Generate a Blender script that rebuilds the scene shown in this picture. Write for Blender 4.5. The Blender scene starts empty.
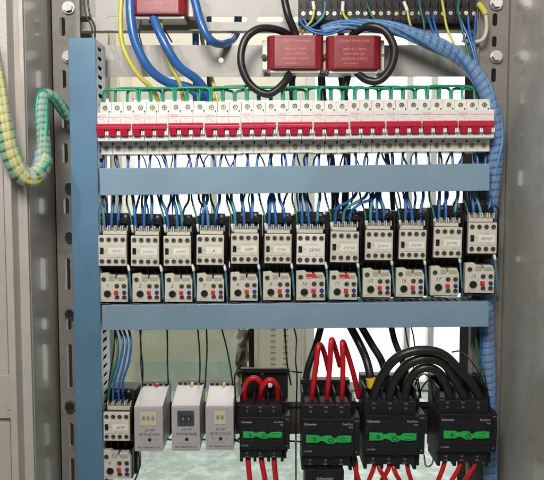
import bpy, bmesh, math, random
from mathutils import Vector, Matrix
random.seed(7)
R = math.radians
scene = bpy.context.scene
C = scene.collection
U = 0.0015                       # one drawing unit = 1.5 mm
FPX = 667.0
CAM = Vector((0.0, -1.0, 1.1))
PITCH = R(4.0)

# ---------------------------------------------------------------- camera helper
def at(px, py, Y):
    """point on the plane y = Y seen at photo pixel (px, py)"""
    dx = (px - 272.0) / FPX; dz = -(py - 240.0) / FPX
    cp, sp = math.cos(PITCH), math.sin(PITCH)
    d = Vector((dx, cp + dz * sp, -sp + dz * cp))
    t = (Y - CAM.y) / d.y
    return CAM + d * t

def X(px, Y, py=240): return at(px, py, Y).x
def Z(py, Y): return at(272, py, Y).z

# ---------------------------------------------------------------- materials
def mat(name, col, rough=0.5, metal=0.0, var=0.08, vscale=60, bump=0.0, bscale=400,
        spec=0.5, coat=0.0, trans=0.0, emit=None, estr=0.0, dirt=None, dscale=14, alpha=1.0, dthr=(0.52, 0.72)):
    m = bpy.data.materials.new(name); m.use_nodes = True
    nt = m.node_tree; N = nt.nodes; L = nt.links
    b = N['Principled BSDF']
    tc = N.new('ShaderNodeTexCoord')
    geo = N.new('ShaderNodeNewGeometry')
    nz = N.new('ShaderNodeTexNoise'); nz.inputs['Scale'].default_value = vscale
    nz.inputs['Detail'].default_value = 6
    L.new(geo.outputs['Position'], nz.inputs['Vector'])
    ramp = N.new('ShaderNodeValToRGB')
    e = ramp.color_ramp.elements
    e[0].position = 0.3; e[1].position = 0.72
    e[0].color = tuple(max(0, c * (1 - var)) for c in col) + (1,)
    e[1].color = tuple(min(1, c * (1 + var)) for c in col) + (1,)
    L.new(nz.outputs['Fac'], ramp.inputs['Fac'])
    out = ramp.outputs['Color']
    if dirt:
        n2 = N.new('ShaderNodeTexNoise'); n2.inputs['Scale'].default_value = dscale
        n2.inputs['Detail'].default_value = 9; n2.inputs['Roughness'].default_value = 0.65
        L.new(geo.outputs['Position'], n2.inputs['Vector'])
        r2 = N.new('ShaderNodeValToRGB')
        r2.color_ramp.elements[0].position = dthr[0]; r2.color_ramp.elements[1].position = dthr[1]
        L.new(n2.outputs['Fac'], r2.inputs['Fac'])
        mx = N.new('ShaderNodeMixRGB'); mx.inputs['Color2'].default_value = tuple(dirt) + (1,)
        L.new(r2.outputs['Color'], mx.inputs['Fac']); L.new(out, mx.inputs['Color1'])
        out = mx.outputs['Color']
    L.new(out, b.inputs['Base Color'])
    rr = N.new('ShaderNodeMapRange')
    rr.inputs['To Min'].default_value = max(0.02, rough - 0.08); rr.inputs['To Max'].default_value = min(1, rough + 0.1)
    L.new(nz.outputs['Fac'], rr.inputs['Value']); L.new(rr.outputs['Result'], b.inputs['Roughness'])
    b.inputs['Metallic'].default_value = metal
    b.inputs['Specular IOR Level'].default_value = spec
    b.inputs['Coat Weight'].default_value = coat
    b.inputs['Transmission Weight'].default_value = trans
    b.inputs['Alpha'].default_value = alpha
    if emit:
        b.inputs['Emission Color'].default_value = tuple(emit) + (1,); b.inputs['Emission Strength'].default_value = estr
    if bump:
        n3 = N.new('ShaderNodeTexNoise'); n3.inputs['Scale'].default_value = bscale; n3.inputs['Detail'].default_value = 3
        L.new(geo.outputs['Position'], n3.inputs['Vector'])
        bp = N.new('ShaderNodeBump'); bp.inputs['Strength'].default_value = bump; bp.inputs['Distance'].default_value = 0.001
        L.new(n3.outputs['Fac'], bp.inputs['Height']); L.new(bp.outputs['Normal'], b.inputs['Normal'])
    return m

M = {}
M['duct'] = mat('blue grey duct plastic', (.172, .262, .34), .42, var=.07, vscale=9, bump=.1, bscale=900, dirt=(.215, .30, .37), dscale=26, dthr=(.55, .8))
M['duct_shaded'] = mat('shaded blue duct plastic', (.085, .175, .27), .36, var=.06, vscale=9, bump=.08, bscale=900, dirt=(.07, .14, .21), dscale=11)  # duct blue with the tall duct's shade mixed into the colour
M['duct_side_lit'] = mat('window lit duct side wall', (.76, .79, .83), .5, var=.04)  # same duct plastic, paled in colour for window light on its side
M['paint'] = mat('hammered grey cabinet paint', (.33, .31, .28), .34, var=.06, vscale=25, bump=.25, bscale=260, coat=.25, dirt=(.24, .22, .19), dscale=30)
M['upright'] = mat('shade darkened upright paint', (.19, .175, .155), .4, var=.08, vscale=25, bump=.2, bscale=260, dirt=(.13, .115, .10), dscale=34)  # base colour darkened in place of the light falloff down the uprights
M['paint_gloss'] = mat('glossy grey cabinet paint', (.40, .385, .35), .30, metal=.12, var=.08, vscale=9, bump=.2, bscale=230, coat=.3, dirt=(.33, .315, .28), dscale=45)
M['paint_tan'] = mat('warm grey door paint', (.43, .395, .35), .38, var=.06, vscale=25, bump=.4, bscale=330, coat=.15)
M['paint_unlit'] = mat('unlit inner wall grey', (.06, .055, .05), .95, var=.1, vscale=25, spec=.0)  # near black stands in for the unlit wall behind the slots
M['paint_brown'] = mat('dark brown rail paint', (.05, .042, .035), .6, var=.3, vscale=40)
M['zinc'] = mat('galvanised steel sheet', (.33, .315, .295), .55, metal=.25, var=.08, vscale=30, bump=.06, bscale=500, dirt=(.27, .255, .235), dscale=22)
M['steel'] = mat('plated screw steel', (.42, .41, .39), .38, metal=.85, var=.12, vscale=300)
M['dark_steel'] = mat('dark socket steel', (.03, .03, .03), .4, metal=.5)
M['brass'] = mat('brass screw head', (.62, .55, .26), .34, metal=.75, var=.15, vscale=400)
M['dark_brass'] = mat('tarnished brass', (.20, .17, .09), .4, metal=.7)
M['white'] = mat('white breaker plastic', (.66, .635, .60), .36, var=.025, vscale=50, bump=.03)
M['terminal'] = mat('off white terminal plastic', (.68, .65, .58), .42, var=.04, vscale=50)
M['red'] = mat('crimson toggle plastic', (.42, .008, .035), .3, var=.07, vscale=90)
M['pink'] = mat('pink print', (.50, .13, .19), .6)
M['cream'] = mat('cream contactor plastic', (.55, .52, .44), .42, var=.05, vscale=80, bump=.03, dirt=(.45, .41, .33), dscale=70, dthr=(.56, .8))
M['cream_dark'] = mat('recessed cream plastic', (.34, .32, .26), .5, var=.1, vscale=200)
M['black'] = mat('black housing plastic', (.007, .007, .0075), .45, var=.2, vscale=60, spec=.35)
M['hole'] = mat('dark screw well', (.006, .006, .005), .6)
M['bigblack'] = mat('charcoal contactor plastic', (.009, .0098, .0115), .48, var=.12, vscale=50, bump=.05, spec=.32, dirt=(.014, .015, .017), dscale=40)
M['green_bar'] = mat('bright green indicator plastic', (.015, .36, .055), .4, var=.15, vscale=120)
M['btn_red'] = mat('red stop button plastic', (.60, .02, .03), .35)
M['btn_blue'] = mat('dark blue test button plastic', (.02, .03, .20), .35)
M['sticker'] = mat('white paper sticker', (.69, .66, .57), .7, var=.03)
M['ink'] = mat('black ink', (.02, .02, .025), .6)
M['ink_grey'] = mat('grey ink', (.22, .21, .20), .6)
M['print_white'] = mat('pale print', (.36, .38, .40), .6)
M['timer'] = mat('light grey relay plastic', (.43, .41, .41), .42, var=.03, vscale=40, dirt=(.37, .35, .345), dscale=35)
M['timer_panel'] = mat('satin relay faceplate', (.37, .35, .36), .4, var=.03, vscale=60)
M['timer_in'] = mat('pale yellow display plastic', (.55, .48, .30), .4, var=.08, vscale=150)
M['timer_dark'] = mat('dark grey display plastic', (.045, .05, .06), .35, var=.15, vscale=100)
M['ct_red'] = mat('oxblood transformer plastic', (.20, .008, .014), .36, var=.08, vscale=80, bump=.05)
M['ct_print'] = mat('pale red print', (.62, .16, .15), .6)
M['ct_base'] = mat('ivory transformer base', (.62, .59, .52), .45, var=.05)
M['w_blue'] = mat('blue wire jacket', (.022, .12, .36), .36, var=.1, vscale=90)
M['w_navy'] = mat('deep blue cable jacket', (.022, .105, .33), .3, var=.08, vscale=60, coat=.2)
M['w_green'] = mat('green wire jacket', (.006, .25, .12), .36, var=.1, vscale=90)
M['w_dgreen'] = mat('dark green wire jacket', (.01, .12, .09), .4, var=.1, vscale=90)
M['w_yellow'] = mat('yellow wire jacket', (.52, .47, .07), .4, var=.08, vscale=90)
M['w_black'] = mat('black cable rubber', (.012, .012, .012), .38, var=.2, vscale=120)
M['w_red'] = mat('red cable jacket', (.50, .008, .015), .34, var=.08, vscale=90)
M['w_teal'] = mat('teal blue wire jacket', (.06, .22, .30), .4, var=.1, vscale=90)
M['w_white'] = mat('white wire sleeve', (.66, .65, .62), .5, var=.05)
M['w_cream'] = mat('cream wire jacket', (.50, .46, .36), .5, var=.05)
M['w_bundle'] = mat('muted blue bundle wire', (.055, .17, .36), .38, var=.12, vscale=60)
M['w_pale'] = mat('pale blue bundle wire', (.085, .205, .39), .38, var=.12, vscale=60)
M['wrap'] = mat('clear spiral wrap plastic', (.70, .78, .70), .22, var=.03, alpha=.2)
M['wrap_blue'] = mat('clear blue wrap plastic', (.42, .56, .75), .25, var=.03, alpha=.18)
M['tape'] = mat('yellow tape', (.70, .42, .02), .5)
M['wall'] = mat('cream wall plaster', (.70, .66, .56), .8, var=.04, vscale=3, dirt=(.60, .57, .46), dscale=1.5)
M['wall_low'] = mat('greenish lower wall', (.50, .52, .40), .75, var=.07, vscale=3, dirt=(.60, .62, .52), dscale=7)
M['floor'] = mat('worn pale green floor', (.34, .43, .38), .3, var=.12, vscale=4, dirt=(.56, .66, .62), dscale=17, dthr=(.46, .62), bump=.1, bscale=12)
M['dado'] = mat('blue green dado paint', (.42, .50, .41), .5, var=.1, vscale=3, dirt=(.55, .62, .54), dscale=6)
M['frame'] = mat('pale window frame', (.55, .55, .52), .5)
M['glass'] = mat('bright daylight pane', (.8, .8, .8), .3, emit=(1, 1, .985), estr=1.35)
M['glass_soft'] = mat('softer daylight pane', (.8, .8, .8), .3, emit=(.97, 1, .98), estr=1.0)
M['locker'] = mat('pale beige locker paint', (.62, .58, .46), .45, var=.04, vscale=8)
M['film'] = mat('crumpled brown film', (.34, .29, .22), .3, var=.35, vscale=40, bump=.5, bscale=60)

# ---------------------------------------------------------------- mesh builder (units of U, or metres with s=1)
class MB:
    def __init__(s, scale=U):
        s.bm = bmesh.new(); s.k = scale; s.mats = []
    def mi(s, m):
        m = M[m] if isinstance(m, str) else m
        if m not in s.mats: s.mats.append(m)
        return s.mats.index(m)
    def face(s, pts, m, smooth=False):
        vs = [s.bm.verts.new(Vector(p) * s.k) for p in pts]
        f = s.bm.faces.new(vs); f.material_index = s.mi(m); f.smooth = smooth
        return f
    def box(s, x0, x1, y0, y1, z0, z1, m, bev=0.0):
        v = [s.bm.verts.new(Vector(p) * s.k) for p in
             [(x0,y0,z0),(x1,y0,z0),(x1,y1,z0),(x0,y1,z0),(x0,y0,z1),(x1,y0,z1),(x1,y1,z1),(x0,y1,z1)]]
        fs = []
        i = s.mi(m)
        for q in [(0,1,5,4),(1,2,6,5),(2,3,7,6),(3,0,4,7),(4,5,6,7),(3,2,1,0)]:
            f = s.bm.faces.new([v[a] for a in q]); f.material_index = i; fs.append(f)
        if bev:
            es = list({e for f in fs for e in f.edges})
            r = bmesh.ops.bevel(s.bm, geom=es, offset=bev * s.k, segments=2, profile=.5, affect='EDGES')
            for f in r['faces']: f.material_index = i
        return s
    def prism(s, pts, y0, y1, m, bev=0.0, axis='y'):
        """extrude a polygon (x,z) along y; axis 'x' extrudes a (y,z) polygon along x"""
        def P(a, b, t): return (a, t, b) if axis == 'y' else (t, a, b)
        i = s.mi(m); n = len(pts)
        v0 = [s.bm.verts.new(Vector(P(a, b, y0)) * s.k) for a, b in pts]
        v1 = [s.bm.verts.new(Vector(P(a, b, y1)) * s.k) for a, b in pts]
        fs = [s.bm.faces.new(v0), s.bm.faces.new(v1[::-1])]
        for a in range(n):
            fs.append(s.bm.faces.new([v0[a], v1[a], v1[(a+1) % n], v0[(a+1) % n]]))
        for f in fs: f.material_index = i
        if bev:
            es = list({e for f in fs for e in f.edges})
            r = bmesh.ops.bevel(s.bm, geom=es, offset=bev * s.k, segments=2, profile=.5, affect='EDGES')
            for f in r['faces']: f.material_index = i
        return s
    def cyl(s, x, z, r, y0, y1, m, n=16, r2=None, rot=0.0):
        """disc-like cylinder along y; front is y0"""
        i = s.mi(m); r2 = r if r2 is None else r2
        A = [2*math.pi*a/n + rot for a in range(n)]
        v0 = [s.bm.verts.new(Vector((x+r*math.cos(a), y0, z+r*math.sin(a))) * s.k) for a in A]
        v1 = [s.bm.verts.new(Vector((x+r2*math.cos(a), y1, z+r2*math.sin(a))) * s.k) for a in A]
        f = s.bm.faces.new(v0); f.material_index = i
        f = s.bm.faces.new(v1[::-1]); f.material_index = i
        for a in range(n):
            f = s.bm.faces.new([v0[a], v1[a], v1[(a+1) % n], v0[(a+1) % n]]); f.material_index = i; f.smooth = n > 8
        return s
    def ring(s, x, z, r, ri, y0, y1, m, n=20):
        i = s.mi(m)
        def circ(rad, y): return [s.bm.verts.new(Vector((x+rad*math.cos(2*math.pi*a/n), y, z+rad*math.sin(2*math.pi*a/n))) * s.k) for a in range(n)]
        a0, a1, b0, b1 = circ(r, y0), circ(r, y1), circ(ri, y0), circ(ri, y1)
        for k in range(n):
            j = (k+1) % n
            for q in ((a0[k],a0[j],b0[j],b0[k]), (a0[k],a1[k],a1[j],a0[j]), (b0[k],b0[j],b1[j],b1[k]), (a1[k],b1[k],b1[j],a1[j])):
                f = s.bm.faces.new(q); f.material_index = i; f.smooth = True
        return s
    def tube(s, pts, r, m, n=8, sub=6, caps=True):
        """smooth tube through points (in builder units)"""
        P = smooth([Vector(p) for p in pts], sub)
        i = s.mi(m)
        rings = sweep(P, r, n)
        R_ = [[s.bm.verts.new(v * s.k) for v in rg] for rg in rings]
        for a in range(len(R_)-1):
            for k in range(n):
                j = (k+1) % n
                f = s.bm.faces.new([R_[a][k], R_[a][j], R_[a+1][j], R_[a+1][k]]); f.material_index = i; f.smooth = True
        if caps:
            f = s.bm.faces.new(R_[0][::-1]); f.material_index = i
            f = s.bm.faces.new(R_[-1]); f.material_index = i
        return s
    def mesh(s, name):
        bmesh.ops.recalc_face_normals(s.bm, faces=s.bm.faces)
        me = bpy.data.meshes.new(name); s.bm.to_mesh(me); s.bm.free()
        for m in s.mats: me.materials.append(m)
        return me

def smooth(P, sub):
    if len(P) < 3 or sub < 2: return P
    out = []
    Q = [P[0]*2 - P[1]] + P + [P[-1]*2 - P[-2]]
    for i in range(1, len(Q)-2):
        p0, p1, p2, p3 = Q[i-1], Q[i], Q[i+1], Q[i+2]
        for k in range(sub):
            t = k/sub; t2 = t*t; t3 = t2*t
            out.append(0.5*((2*p1) + (p2-p0)*t + (2*p0-5*p1+4*p2-p3)*t2 + (3*p1-p0-3*p2+p3)*t3))
    out.append(P[-1]); return out

def frames(P):
    T = []
    for i in range(len(P)):
        a = P[max(0, i-1)]; b = P[min(len(P)-1, i+1)]
        d = (b-a); T.append(d.normalized() if d.length > 1e-9 else Vector((0,0,1)))
    up = Vector((0,1,0)) if abs(T[0].y) < .9 else Vector((1,0,0))
    nrm = (up - T[0]*up.dot(T[0])).normalized()
    out = []
    for t in T:
        nrm = (nrm - t*nrm.dot(t)).normalized()
        out.append((t, nrm, t.cross(nrm)))
    return out

def sweep(P, r, n):
    rg = []
    for p, (t, a, b) in zip(P, frames(P)):
        rg.append([p + a*(r*math.cos(2*math.pi*k/n)) + b*(r*math.sin(2*math.pi*k/n)) for k in range(n)])
    return rg

CACHE = {}
def cached(key, fn):
    if key not in CACHE: CACHE[key] = fn().mesh(key)
    return CACHE[key]

def link(name, me, parent=None, loc=(0,0,0), rot=(0,0,0)):
    o = bpy.data.objects.new(name, me); C.objects.link(o)
    if parent: o.parent = parent
    o.location = loc; o.rotation_euler = rot
    return o
def part(name, mb, parent, loc=(0,0,0), rot=(0,0,0), label=None):
    me = mb if isinstance(mb, bpy.types.Mesh) else mb.mesh(name)
    o = link(name, me, parent, loc, rot)
    if label: o['label'] = label
    return o
def tag(o, label, cat, group=None, kind=None):
    if label: o['label'] = label
    if cat: o['category'] = cat
    if group: o['group'] = group
    if kind: o['kind'] = kind
    return o
def thing(name, label, cat, loc=(0,0,0), rot=(0,0,0), group=None, scale=1.0):
    o = link(name, None, None, loc, rot); o.empty_display_size = .01
    o.scale = (scale,)*3
    return tag(o, label, cat, group)

TXT = {}
def text(s, size, m, parent, x, y, z, align='CENTER', shear=0.0, rotz=0.0, sx=1.0, name='lettering', bold=0.0):
    """flat lettering facing -y, baseline centre at (x,z) in units"""
    key = (s, size, m, align, shear, sx, bold)
    if key not in TXT:
        cu = bpy.data.curves.new('lettering', 'FONT'); cu.body = s; cu.size = size*U
        cu.align_x = align; cu.shear = shear; cu.offset = bold*U; cu.resolution_u = 2
        t = bpy.data.objects.new('tmp_text', cu); C.objects.link(t)
        bpy.context.view_layer.update()
        dg = bpy.context.evaluated_depsgraph_get()
        me = bpy.data.meshes.new_from_object(t.evaluated_get(dg))
        bpy.data.objects.remove(t); bpy.data.curves.remove(cu)
        me.transform(Matrix.Rotation(R(90), 4, 'X') @ Matrix.Diagonal((sx, 1, 1, 1)))
        me.materials.clear(); me.materials.append(M[m])
        TXT[key] = me
    o = link(name, TXT[key], parent, (x*U, y*U, z*U), (0, rotz, 0))
    return o

ORD = ['first', 'second', 'third', 'fourth', 'fifth', 'sixth', 'seventh', 'eighth', 'ninth', 'tenth', 'eleventh', 'twelfth']
def pos(i, n):
    if i == 0: return 'leftmost'
    if i == n-1: return 'rightmost'
    if n % 2 and i == n//2: return 'middle'
    return (ORD[i] + ' from the left') if i < n/2 else (ORD[n-1-i] + ' from the right')

def nth(i, n, noun):
    p = pos(i, n)
    return p + ' ' + noun if 'from' not in p else p.replace(' from', ' ' + noun + ' from')

def wire(name, label, cat, pts, r, m, group=None, n=8, sub=6, sleeve=None):
    """pts: (px, py, Y) photo-measured runs, each at its real depth; r in units"""
    P = [at(*p) for p in pts]
    mb = MB(1.0); mb.tube(P, r*U, m, n, sub)
    o = link(name, mb.mesh(name))
    tag(o, label, cat, group)
    if sleeve is not None:
        i0, i1, sm = sleeve
        S = smooth(P, sub)[i0:i1]
        if len(S) > 1:
            b = MB(1.0); b.tube(S, r*U*1.45, sm, n, 1)
            part('wire_sleeve', b, o)
    return o

# ---------------------------------------------------------------- slotted plate
def obround(w, h, n=28):
    """radial hit for obround of size w x h centred at 0"""
    def inside(x, z):
        if w >= h:
            r = h/2; a = w/2 - r; dx = max(abs(x)-a, 0); return dx*dx+z*z < r*r
        r = w/2; a = h/2 - r; dz = max(abs(z)-a, 0); return x*x+dz*dz < r*r
    def hit(ang):
        lo, hi = 0, max(w, h); c, s = math.cos(ang), math.sin(ang)
        for _ in range(30):
            mid = (lo+hi)/2
            if inside(mid*c, mid*s): lo = mid
            else: hi = mid
        return lo*c, lo*s
    return hit
def slotted_plate(mb, fix, t, u0, u1, v0, v1, holes, m, along='v', orient='y'):
    """plate in the (u,v) plane, thickness t from fix. holes: (cu, cv, w, h) non overlapping along 'along'.
       orient 'y': u=x, v=z, normal y.  orient 'x': u=y, v=z, normal x"""
    def P(u, v, d): return (u, fix+d, v) if orient == 'y' else (fix+d, u, v)
    def quad(a0, a1, b0, b1):
        if a1-a0 < 1e-6 or b1-b0 < 1e-6: return
        for d in (0, t): mb.face([P(a0,b0,d),P(a1,b0,d),P(a1,b1,d),P(a0,b1,d)], m)
    holes = sorted(holes, key=lambda h: h[1] if along == 'v' else h[0])
    cur = v0 if along == 'v' else u0
    for (cu, cv, w, h) in holes:
        pad = 0.0012
        if along == 'v':
            c0, c1, d0, d1 = u0, u1, cv-h/2-pad, cv+h/2+pad
            if d0 < cur or d1 > v1: continue
            quad(u0, u1, cur, d0); cur = d1
        else:
            c0, c1, d0, d1 = cu-w/2-pad, cu+w/2+pad, v0, v1
            if c0 < cur or c1 > u1: continue
            quad(cur, c0, v0, v1); cur = c1
        hit = obround(w, h)
        cor = [math.atan2(b-cv, a-cu) for a in (c0, c1) for b in (d0, d1)]
        rr_ = min(w, h)/2; sx_, sz_ = max(w/2-rr_, 0), max(h/2-rr_, 0); end = []
        for q in range(24):
            ta = 2*math.pi*(q+.5)/24; end.append(math.atan2((sz_ if math.sin(ta) > 0 else -sz_) + rr_*math.sin(ta), (sx_ if math.cos(ta) > 0 else -sx_) + rr_*math.cos(ta)))
        A = sorted(end + cor)
        def rect(a):
            c, s = math.cos(a), math.sin(a); ts = []
            if abs(c) > 1e-9: ts.append(((c1 if c > 0 else c0)-cu)/c)
            if abs(s) > 1e-9: ts.append(((d1 if s > 0 else d0)-cv)/s)
            tt = min(q for q in ts if q > 0); return cu+tt*c, cv+tt*s
        for k in range(len(A)):
            a, b = A[k], A[(k+1) % len(A)]
            if abs(a-b) < 1e-6: continue
            ha, hb = hit(a), hit(b); ra, rb = rect(a), rect(b)
            ha = (ha[0]+cu, ha[1]+cv); hb = (hb[0]+cu, hb[1]+cv)
            for d in (0, t): mb.face([P(*ha, d), P(*ra, d), P(*rb, d), P(*hb, d)], m)
            mb.face([P(*ha, 0), P(*hb, 0), P(*hb, t), P(*ha, t)], m)
    if along == 'v': quad(u0, u1, cur, v1)
    else: quad(cur, u1, v0, v1)
    # rims
    for (a, b) in (((u0,v0),(u1,v0)), ((u1,v0),(u1,v1)), ((u1,v1),(u0,v1)), ((u0,v1),(u0,v0))):
        mb.face([P(*a, 0), P(*b, 0), P(*b, t), P(*a, t)], m)

# ================================================================ THE ROOM BEHIND
YW = 3.0
FLOOR_Z = Z(391, YW); DADO_Z = Z(360, YW)
b = MB(1.0); b.face([(-8,-3,FLOOR_Z),(8,-3,FLOOR_Z),(8,8,FLOOR_Z),(-8,8,FLOOR_Z)], 'floor')
tag(link('floor', b.mesh('floor')), None, None, kind='structure')
# window openings in the back wall
LW = (X(86, YW), X(302, YW), Z(318, YW), Z(90, YW))
RW = (X(306, YW), X(492, YW), Z(389, YW), Z(14, YW))
wtop = FLOOR_Z + 3.6
t = thing('room_wall', 'cream wall with greenish lower part far behind the open cabinet frame', 'wall')
b = MB(1.0)
xs = [-6, LW[0], LW[1], RW[0], RW[1], 6]
yb = YW + .15
b.box(xs[0], xs[1], YW, yb, LW[2], wtop, 'wall')
b.box(xs[1], xs[2], YW, yb, LW[3], wtop, 'wall')
b.box(xs[2], xs[3], YW, yb, LW[2], wtop, 'wall')
b.box(xs[3], xs[4], YW, yb, RW[3], wtop, 'wall')
b.box(xs[4], xs[5], YW, yb, LW[2], wtop, 'wall')
part('upper_wall', b, t)
b = MB(1.0)
b.box(xs[0], xs[3], YW-.004, yb, FLOOR_Z, LW[2], 'wall_low')
b.box(xs[3], xs[4], YW-.004, yb, FLOOR_Z, RW[2], 'wall_low')
b.box(xs[4], xs[5], YW-.004, yb, FLOOR_Z, LW[2], 'wall_low')
part('lower_wall', b, t)
b = MB(1.0)
b.box(xs[0], xs[3], YW-.010, YW-.0045, FLOOR_Z, DADO_Z, 'dado'); b.box(xs[4], xs[5], YW-.010, YW-.0045, FLOOR_Z, DADO_Z, 'dado')
part('painted_dado', b, t)
for nm, lab, (x0, x1, z0, z1), mull in (
        ('window', 'bright overexposed window behind the left half of the device rows', LW, [X(122, YW), X(214, YW)]),
        ('window', 'tall bright window reaching lower behind the right half of the cabinet', RW, [X(408, YW), X(432, YW)])):
    w = thing(nm, lab, 'window', (0, 0, 0))
    b = MB(1.0); f = .05
    b.box(x0, x0+f, YW-.02, YW+.1, z0, z1, 'frame'); b.box(x1-f, x1, YW-.02, YW+.1, z0, z1, 'frame')
    b.box(x0+f, x1-f, YW-.02, YW+.1, z0, z0+f, 'frame'); b.box(x0+f, x1-f, YW-.02, YW+.1, z1-f, z1, 'frame')
    for mx in mull: b.box(mx-.018, mx+.018, YW-.01, YW+.1, z0+f, z1-f, 'frame')
    part('window_frame', b, w)
    b = MB(1.0); b.box(x0+f, x1-f, YW+.05, YW+.06, z0+f, z1-f, 'glass' if x0 > 0 else 'glass_soft'); part('pane', b, w)
# lockers seen low behind the contactors
def locker(px0, px1, pytop, Y, lab, rows=True):
    x0, x1 = X(px0, Y, 360), X(px1, Y, 360); zt = Z(pytop, Y)
    w = thing('storage_locker', lab, 'locker')
    b = MB(1.0); b.box(x0, x1, Y, Y+.4, FLOOR_Z+.02, zt, 'locker', .006); part('carcass', b, w)
    b = MB(1.0); b.box(x0+.012, x1-.012, Y-.018, Y-.001, FLOOR_Z+.06, zt-.02, 'locker', .004); dr = part('door', b, w)
    if rows:
        b = MB(1.0); n = 34
        for k in range(n):
            z = zt-.06 - k*.03
            for dx in (.35, .62):
                xx = x0 + (x1-x0)*dx
                b.box(xx-.012, xx+.012, Y-.0205, Y-.0182, z, z+.006, 'ink_grey')
        part('vent_slots', b, dr)
locker(257, 303, 318, 2.4, 'pale beige locker with two columns of vent slots behind the red cables')
locker(113, 125, 30, 2.7, 'narrow beige post behind the leftmost breakers', False)
# crumpled film hanging behind black post
b = MB(1.0); n = 14; g = []
for i in range(n+1):
    row = []
    for j in range(6):
        p = at(237 + j*2.6, 322 + i*5.2, 1.6)
        row.append(p + Vector((random.uniform(-.008,.008), .04*math.sin(j*1.4+i*.7)+random.uniform(-.02,.02), random.uniform(-.01,.01))))
    g.append(row)
for i in range(n):
    for j in range(5): b.face([g[i][j], g[i][j+1], g[i+1][j+1], g[i+1][j]], 'film')
o = link('plastic_film', b.mesh('plastic_film')); tag(o, 'crumpled brownish plastic film hanging beside the beige locker', 'plastic film')
sm = o.modifiers.new('thick', 'SOLIDIFY'); sm.thickness = .002

# ================================================================ THE CABINET
YR = 0.075      # plane the devices are mounted on
cab = thing('electrical_cabinet', 'grey steel electrical cabinet frame holding rows of breakers and contactors', 'cabinet')
zb, zt = Z(560, YR), Z(-70, YR)
# left upright with slots
XL = X(57, .06, 240); XR = X(503.5, .06, 240)
def slots_from(pys, Y, cx, w):
    H = []
    for (a, c) in pys: H.append((cx, (Z(a, Y)+Z(c, Y))/2, w, abs(Z(a, Y)-Z(c, Y))))
    return H
bolt_l = [(8, True), (57, True), (187, False), (236, False), (313, False), (405, False)]
cxl = X(67, .06)
b = MB(1.0)
slotted_plate(b, .06, .0025, XL, X(84, .06), zb, zt, slots_from([(-40,-22),(17,36),(70,88),(108,128),(143,163),(198,214),(258,290),(318,330),(344,388),(423,446),(458,500)], .06, cxl, .0085), 'upright')
b.box(XL, XL+.0025, .0628, .10, zb, zt, 'upright')
up = part('slotted_upright', b, cab)
for py, shiny in bolt_l:
    b = MB(1.0); p = at(69 if py < 100 else 71, py, .06)
    b.cyl(p.x, p.z, .0098, .0565, .0599, 'steel', 20)
    b.cyl(p.x, p.z, .0075, .0500, .0565, 'steel' if shiny else 'dark_steel', 6, rot=.3)
    part('bolt', b, up)
# right upright
cxr = X(494.5, .06, 40)
b = MB(1.0)
hr = [(13,26),(36,47),(68,82),(92,104),(118,136),(170,186),(250,262)]
slotted_plate(b, .06, .0025, X(474, .06), XR, zb, zt, slots_from(hr, .06, cxr, .0078), 'upright')
b.box(XR-.0025, XR, .0628, .10, zb, zt, 'upright')
b.box(X(471, .06), X(473.6, .06), .052, .0625, zb, zt, 'upright')
up = part('slotted_upright', b, cab)
for py in (4, 57):
    b = MB(1.0); p = at(495.5, py, .06)
    b.cyl(p.x, p.z, .0098, .0565, .0599, 'steel', 20)
    b.cyl(p.x, p.z, .0078, .0490, .0565, 'steel', 6, rot=.1)
    part('bolt', b, up)
# glossy side panels
for xa, ya in ((XL-.006, -.046), (XR+.0015, -.30)):
    b = MB(1.0); b.box(xa, xa+.002, ya, .066, zb, zt, 'paint_gloss'); part('side_panel', b, cab)
    b = MB(1.0); b.box(xa, xa+.002, .0664, .30, zb, zt, 'paint_unlit'); part('rear_side_wall', b, cab)
# left front lip and return
b = MB(1.0)
b.box(X(18, -.05), XL-.0042, -.054, -.050, zb, zt, 'paint_tan', .0008)
b.box(X(10, -.06), X(17.4, -.06), -.078, -.050, zb, zt, 'paint_tan', .0015)
part('front_lip', b, cab)
# open door on the left
b = MB(1.0)
b.box(X(-60, -.05), X(7.5, -.05), -.060, -.042, zb, zt, 'paint_tan', .001)
b.box(X(5.5, -.05), X(10, -.05), -.041, -.022, zb, zt, 'paint_tan', .001)
dr = part('door', b, cab)
b = MB(1.0)
z0, z1 = Z(417, -.06), Z(374, -.06)
b.box(X(-30, -.06), X(11, -.06), -.0665, -.0605, z0, z1, 'paint_tan', .001)
hg = part('stiffener_plate', b, dr)
for py in (380, 408):
    b = MB(1.0); p = at(9, py, -.066); b.cyl(p.x, p.z, .0022, -.068, -.0666, 'paint_tan', 10, .003); part('rivet', b, hg)
# top perforated rail, lip below it
yp = .10
b = MB(1.0)
zz = (Z(19, yp)); hs = []
for px0, px1 in ((78,100),(111,125),(140,152),(162,172),(207,248),(257,283),(292,316),(325,350),(362,386),(398,424),(436,458)):
    hs.append(((X(px0,yp)+X(px1,yp))/2, zz, X(px1,yp)-X(px0,yp), .0092))
slotted_plate(b, yp, .002, X(76, yp), X(482, yp), Z(32, yp), Z(-20, yp), hs, 'zinc', along='u')
b.box(X(76, yp), X(482, yp), yp-.018, yp-.0002, Z(32, yp)-.002, Z(32, yp), 'zinc')
part('perforated_rail', b, cab, rot=(0, 0, 0))
# grey mounting strip with a round hole
b = MB(1.0); ys = .085
slotted_plate(b, ys, .002, X(100, ys), X(487, ys), Z(76.5, ys), Z(45, ys), [(X(222, ys), Z(60, ys), .0085, .0085)], 'zinc', along='u')
b.box(X(100, ys), X(487, ys), ys+.0022, ys+.02, Z(45.8, ys), Z(45, ys), 'zinc')
part('mounting_strip', b, cab)
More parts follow.
